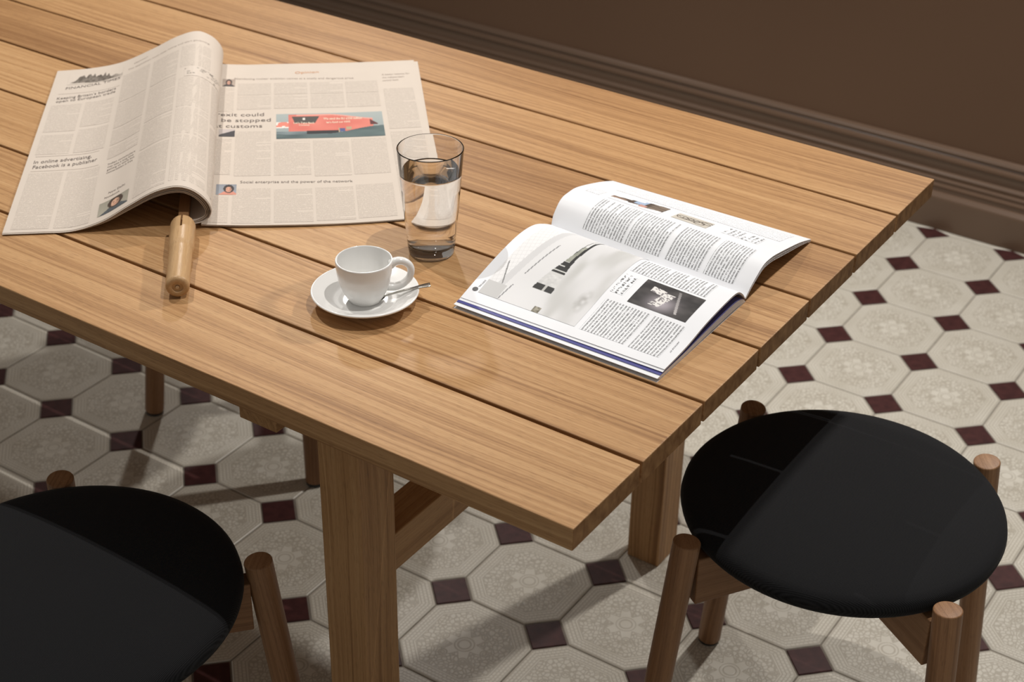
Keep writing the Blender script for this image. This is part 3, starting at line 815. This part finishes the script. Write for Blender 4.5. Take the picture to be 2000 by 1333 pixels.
def sweep(name, pts, radii, n=14, flat=1.0):
    verts = []; faces = []; m = len(pts); P = [Vector(p) for p in pts]
    side = None
    for i in range(m):
        t = (P[min(i+1,m-1)]-P[max(i-1,0)]).normalized()
        if side is None: side = t.cross(Vector((0,1,.01))).normalized()
        side = (side - t*side.dot(t)).normalized(); up = t.cross(side)
        for k in range(n):
            a = 2*math.pi*k/n; r = radii[i] if isinstance(radii,(list,tuple)) else radii
            verts.append(P[i] + side*math.cos(a)*r + up*math.sin(a)*r*flat)
    for i in range(m-1):
        for k in range(n): faces.append((i*n+k, i*n+(k+1)%n, (i+1)*n+(k+1)%n, (i+1)*n+k))
    faces += [tuple(reversed(range(n))), tuple((m-1)*n+k for k in range(n))]
    me = mesh_of(name, verts, faces)
    for p in me.polygons: p.use_smooth = True
    return me
hp, _ = crom([(.0300,0,.0440),(.0365,0,.0482),(.0450,0,.0478),(.0520,0,.0420),(.0535,0,.0340),(.0505,0,.0250),(.0430,0,.0180),(.0340,0,.0150),(.0255,0,.0160)], 30)
link('handle', sweep('handle', hp, [.0042+.0012*abs(k/15-1)**3 for k in range(31)], 14, 1.15), m_porc, cup, None, (0,0,ha))
m_steel = plain('polished_steel', (.72,.70,.66), .24, .5, 1.0)
spoon = tag(empty('teaspoon', (CX+.02,CY+.022,TOP+.009)), 'small polished steel teaspoon resting on the saucer behind the cup handle', 'spoon')
tip = Vector((-.3615,.2665,TOP+.0218)); bowl_c = Vector((-.4010,.2275,TOP+.0110)); SO = spoon.location
dirv = (bowl_c-tip); fl_d = dirv.normalized(); sid = fl_d.cross(Vector((0,0,1))).normalized(); upv = sid.cross(fl_d)
vsx = []; fsx = []; NS = 24
for s_ in (0,1):
    for k in range(NS+1):
        t = k/NS; w = .0042-.0022*sm(t,.05,.45)+.0
        c_ = tip-SO + dirv*t + upv*(.0012*math.sin(t*math.pi)-.0007*s_)
        for e in (-1,-.5,0,.5,1): vsx.append(c_ + sid*w*e + upv*(.0004*(1-e*e)))
Wd = 5; S_ = (NS+1)*Wd
for k in range(NS):
    for e in range(Wd-1):
        q_ = (k*Wd+e, k*Wd+e+1, (k+1)*Wd+e+1, (k+1)*Wd+e); fsx += [q_, tuple(S_+z for z in reversed(q_))]
rim = [e for e in range(Wd)]+[k*Wd+Wd-1 for k in range(1,NS+1)]+[NS*Wd+e for e in range(Wd-2,-1,-1)]+[k*Wd for k in range(NS-1,0,-1)]
for a_, b_ in zip(rim, rim[1:]+rim[:1]): fsx.append((b_,a_,S_+a_,S_+b_))
me = mesh_of('stem', vsx, fsx)
for p in me.polygons: p.use_smooth = True
link('stem', me, m_steel, spoon)
# shallow oval bowl
bv = []; bf = []; nr, na = 7, 28
for s_ in (0,1):
    for i in range(nr+1):
        f = i/nr
        for k in range(na):
            a = 2*math.pi*k/na; lx = math.cos(a)*.0125*f; ly = math.sin(a)*.0085*f*(1-.12*math.cos(a))
            bv.append(bowl_c-SO + fl_d*(lx+.0095) + sid*ly + upv*(-.0035*(1-f*f)-.0006*s_))
for s_ in (0,1):
    o0 = s_*(nr+1)*na
    for i in range(nr):
        for k in range(na):
            q_ = (o0+i*na+k, o0+i*na+(k+1)%na, o0+(i+1)*na+(k+1)%na, o0+(i+1)*na+k); bf.append(q_ if s_ else tuple(reversed(q_)))
o1 = (nr+1)*na
for k in range(na): bf.append((nr*na+k, nr*na+(k+1)%na, o1+nr*na+(k+1)%na, o1+nr*na+k))
me = mesh_of('spoon_bowl', bv, bf)
for p in me.polygons: p.use_smooth = True
link('spoon_bowl', me, m_steel, spoon)

# ------------------------------------------------------------------ glass of water
M = Mat('clear_glass', 0.0, .5); M.base((1,1,1)); M.b.inputs['Transmission Weight'].default_value = 1.0; M.b.inputs['IOR'].default_value = 1.5; m_glass = M.m
M = Mat('water', 0.0, .5); M.base((1,1,1)); M.b.inputs['Transmission Weight'].default_value = 1.0; M.b.inputs['IOR'].default_value = 1.333; m_water = M.m
GX, GY = -.4305, .3625; GH = .1405
gprof = round_prof([(0,.0012),(.0235,.0012),(.0255,.0),(.0278,.0018),(.0290,.0100),(.0338,.0620),(.0400,GH-.001),(.0393,GH),(.0386,GH-.001),(.0321,.0620),(.0272,.0150),(.0245,.0120),(0,.0118)], .0012, 4)
g = tag(link('drinking_glass', lathe_mesh('drinking_glass', gprof, 128), m_glass, None, (GX,GY,TOP), None, True), 'tall tapered clear drinking glass standing between newspaper and magazine', 'glass')
WZ = .1085
wi = lambda z: .0272+(.0386-.0272)*(z-.015)/(GH-.001-.015)
wprof = [(0,.0116),(.0246,.0118),(.0273,.0152)]+[(wi(z)+.0004,z) for z in (.03,.05,.07,.09,WZ-.002)]+[(wi(WZ)+.0004,WZ+.0008),(wi(WZ)-.0012,WZ),(0,WZ)]
w = tag(link('water', lathe_mesh('water', wprof, 128), m_water, None, (GX,GY,TOP), None, True), 'still water filling most of the drinking glass', 'water')

for o in (g, w): o.cycles.is_caustics_caster = True
for o in table.children: o.cycles.is_caustics_receiver = True
for o in bpy.data.objects:
    if o.type == 'LIGHT' and o.data.type == 'SPOT': o.data.cycles.is_caustics_light = True
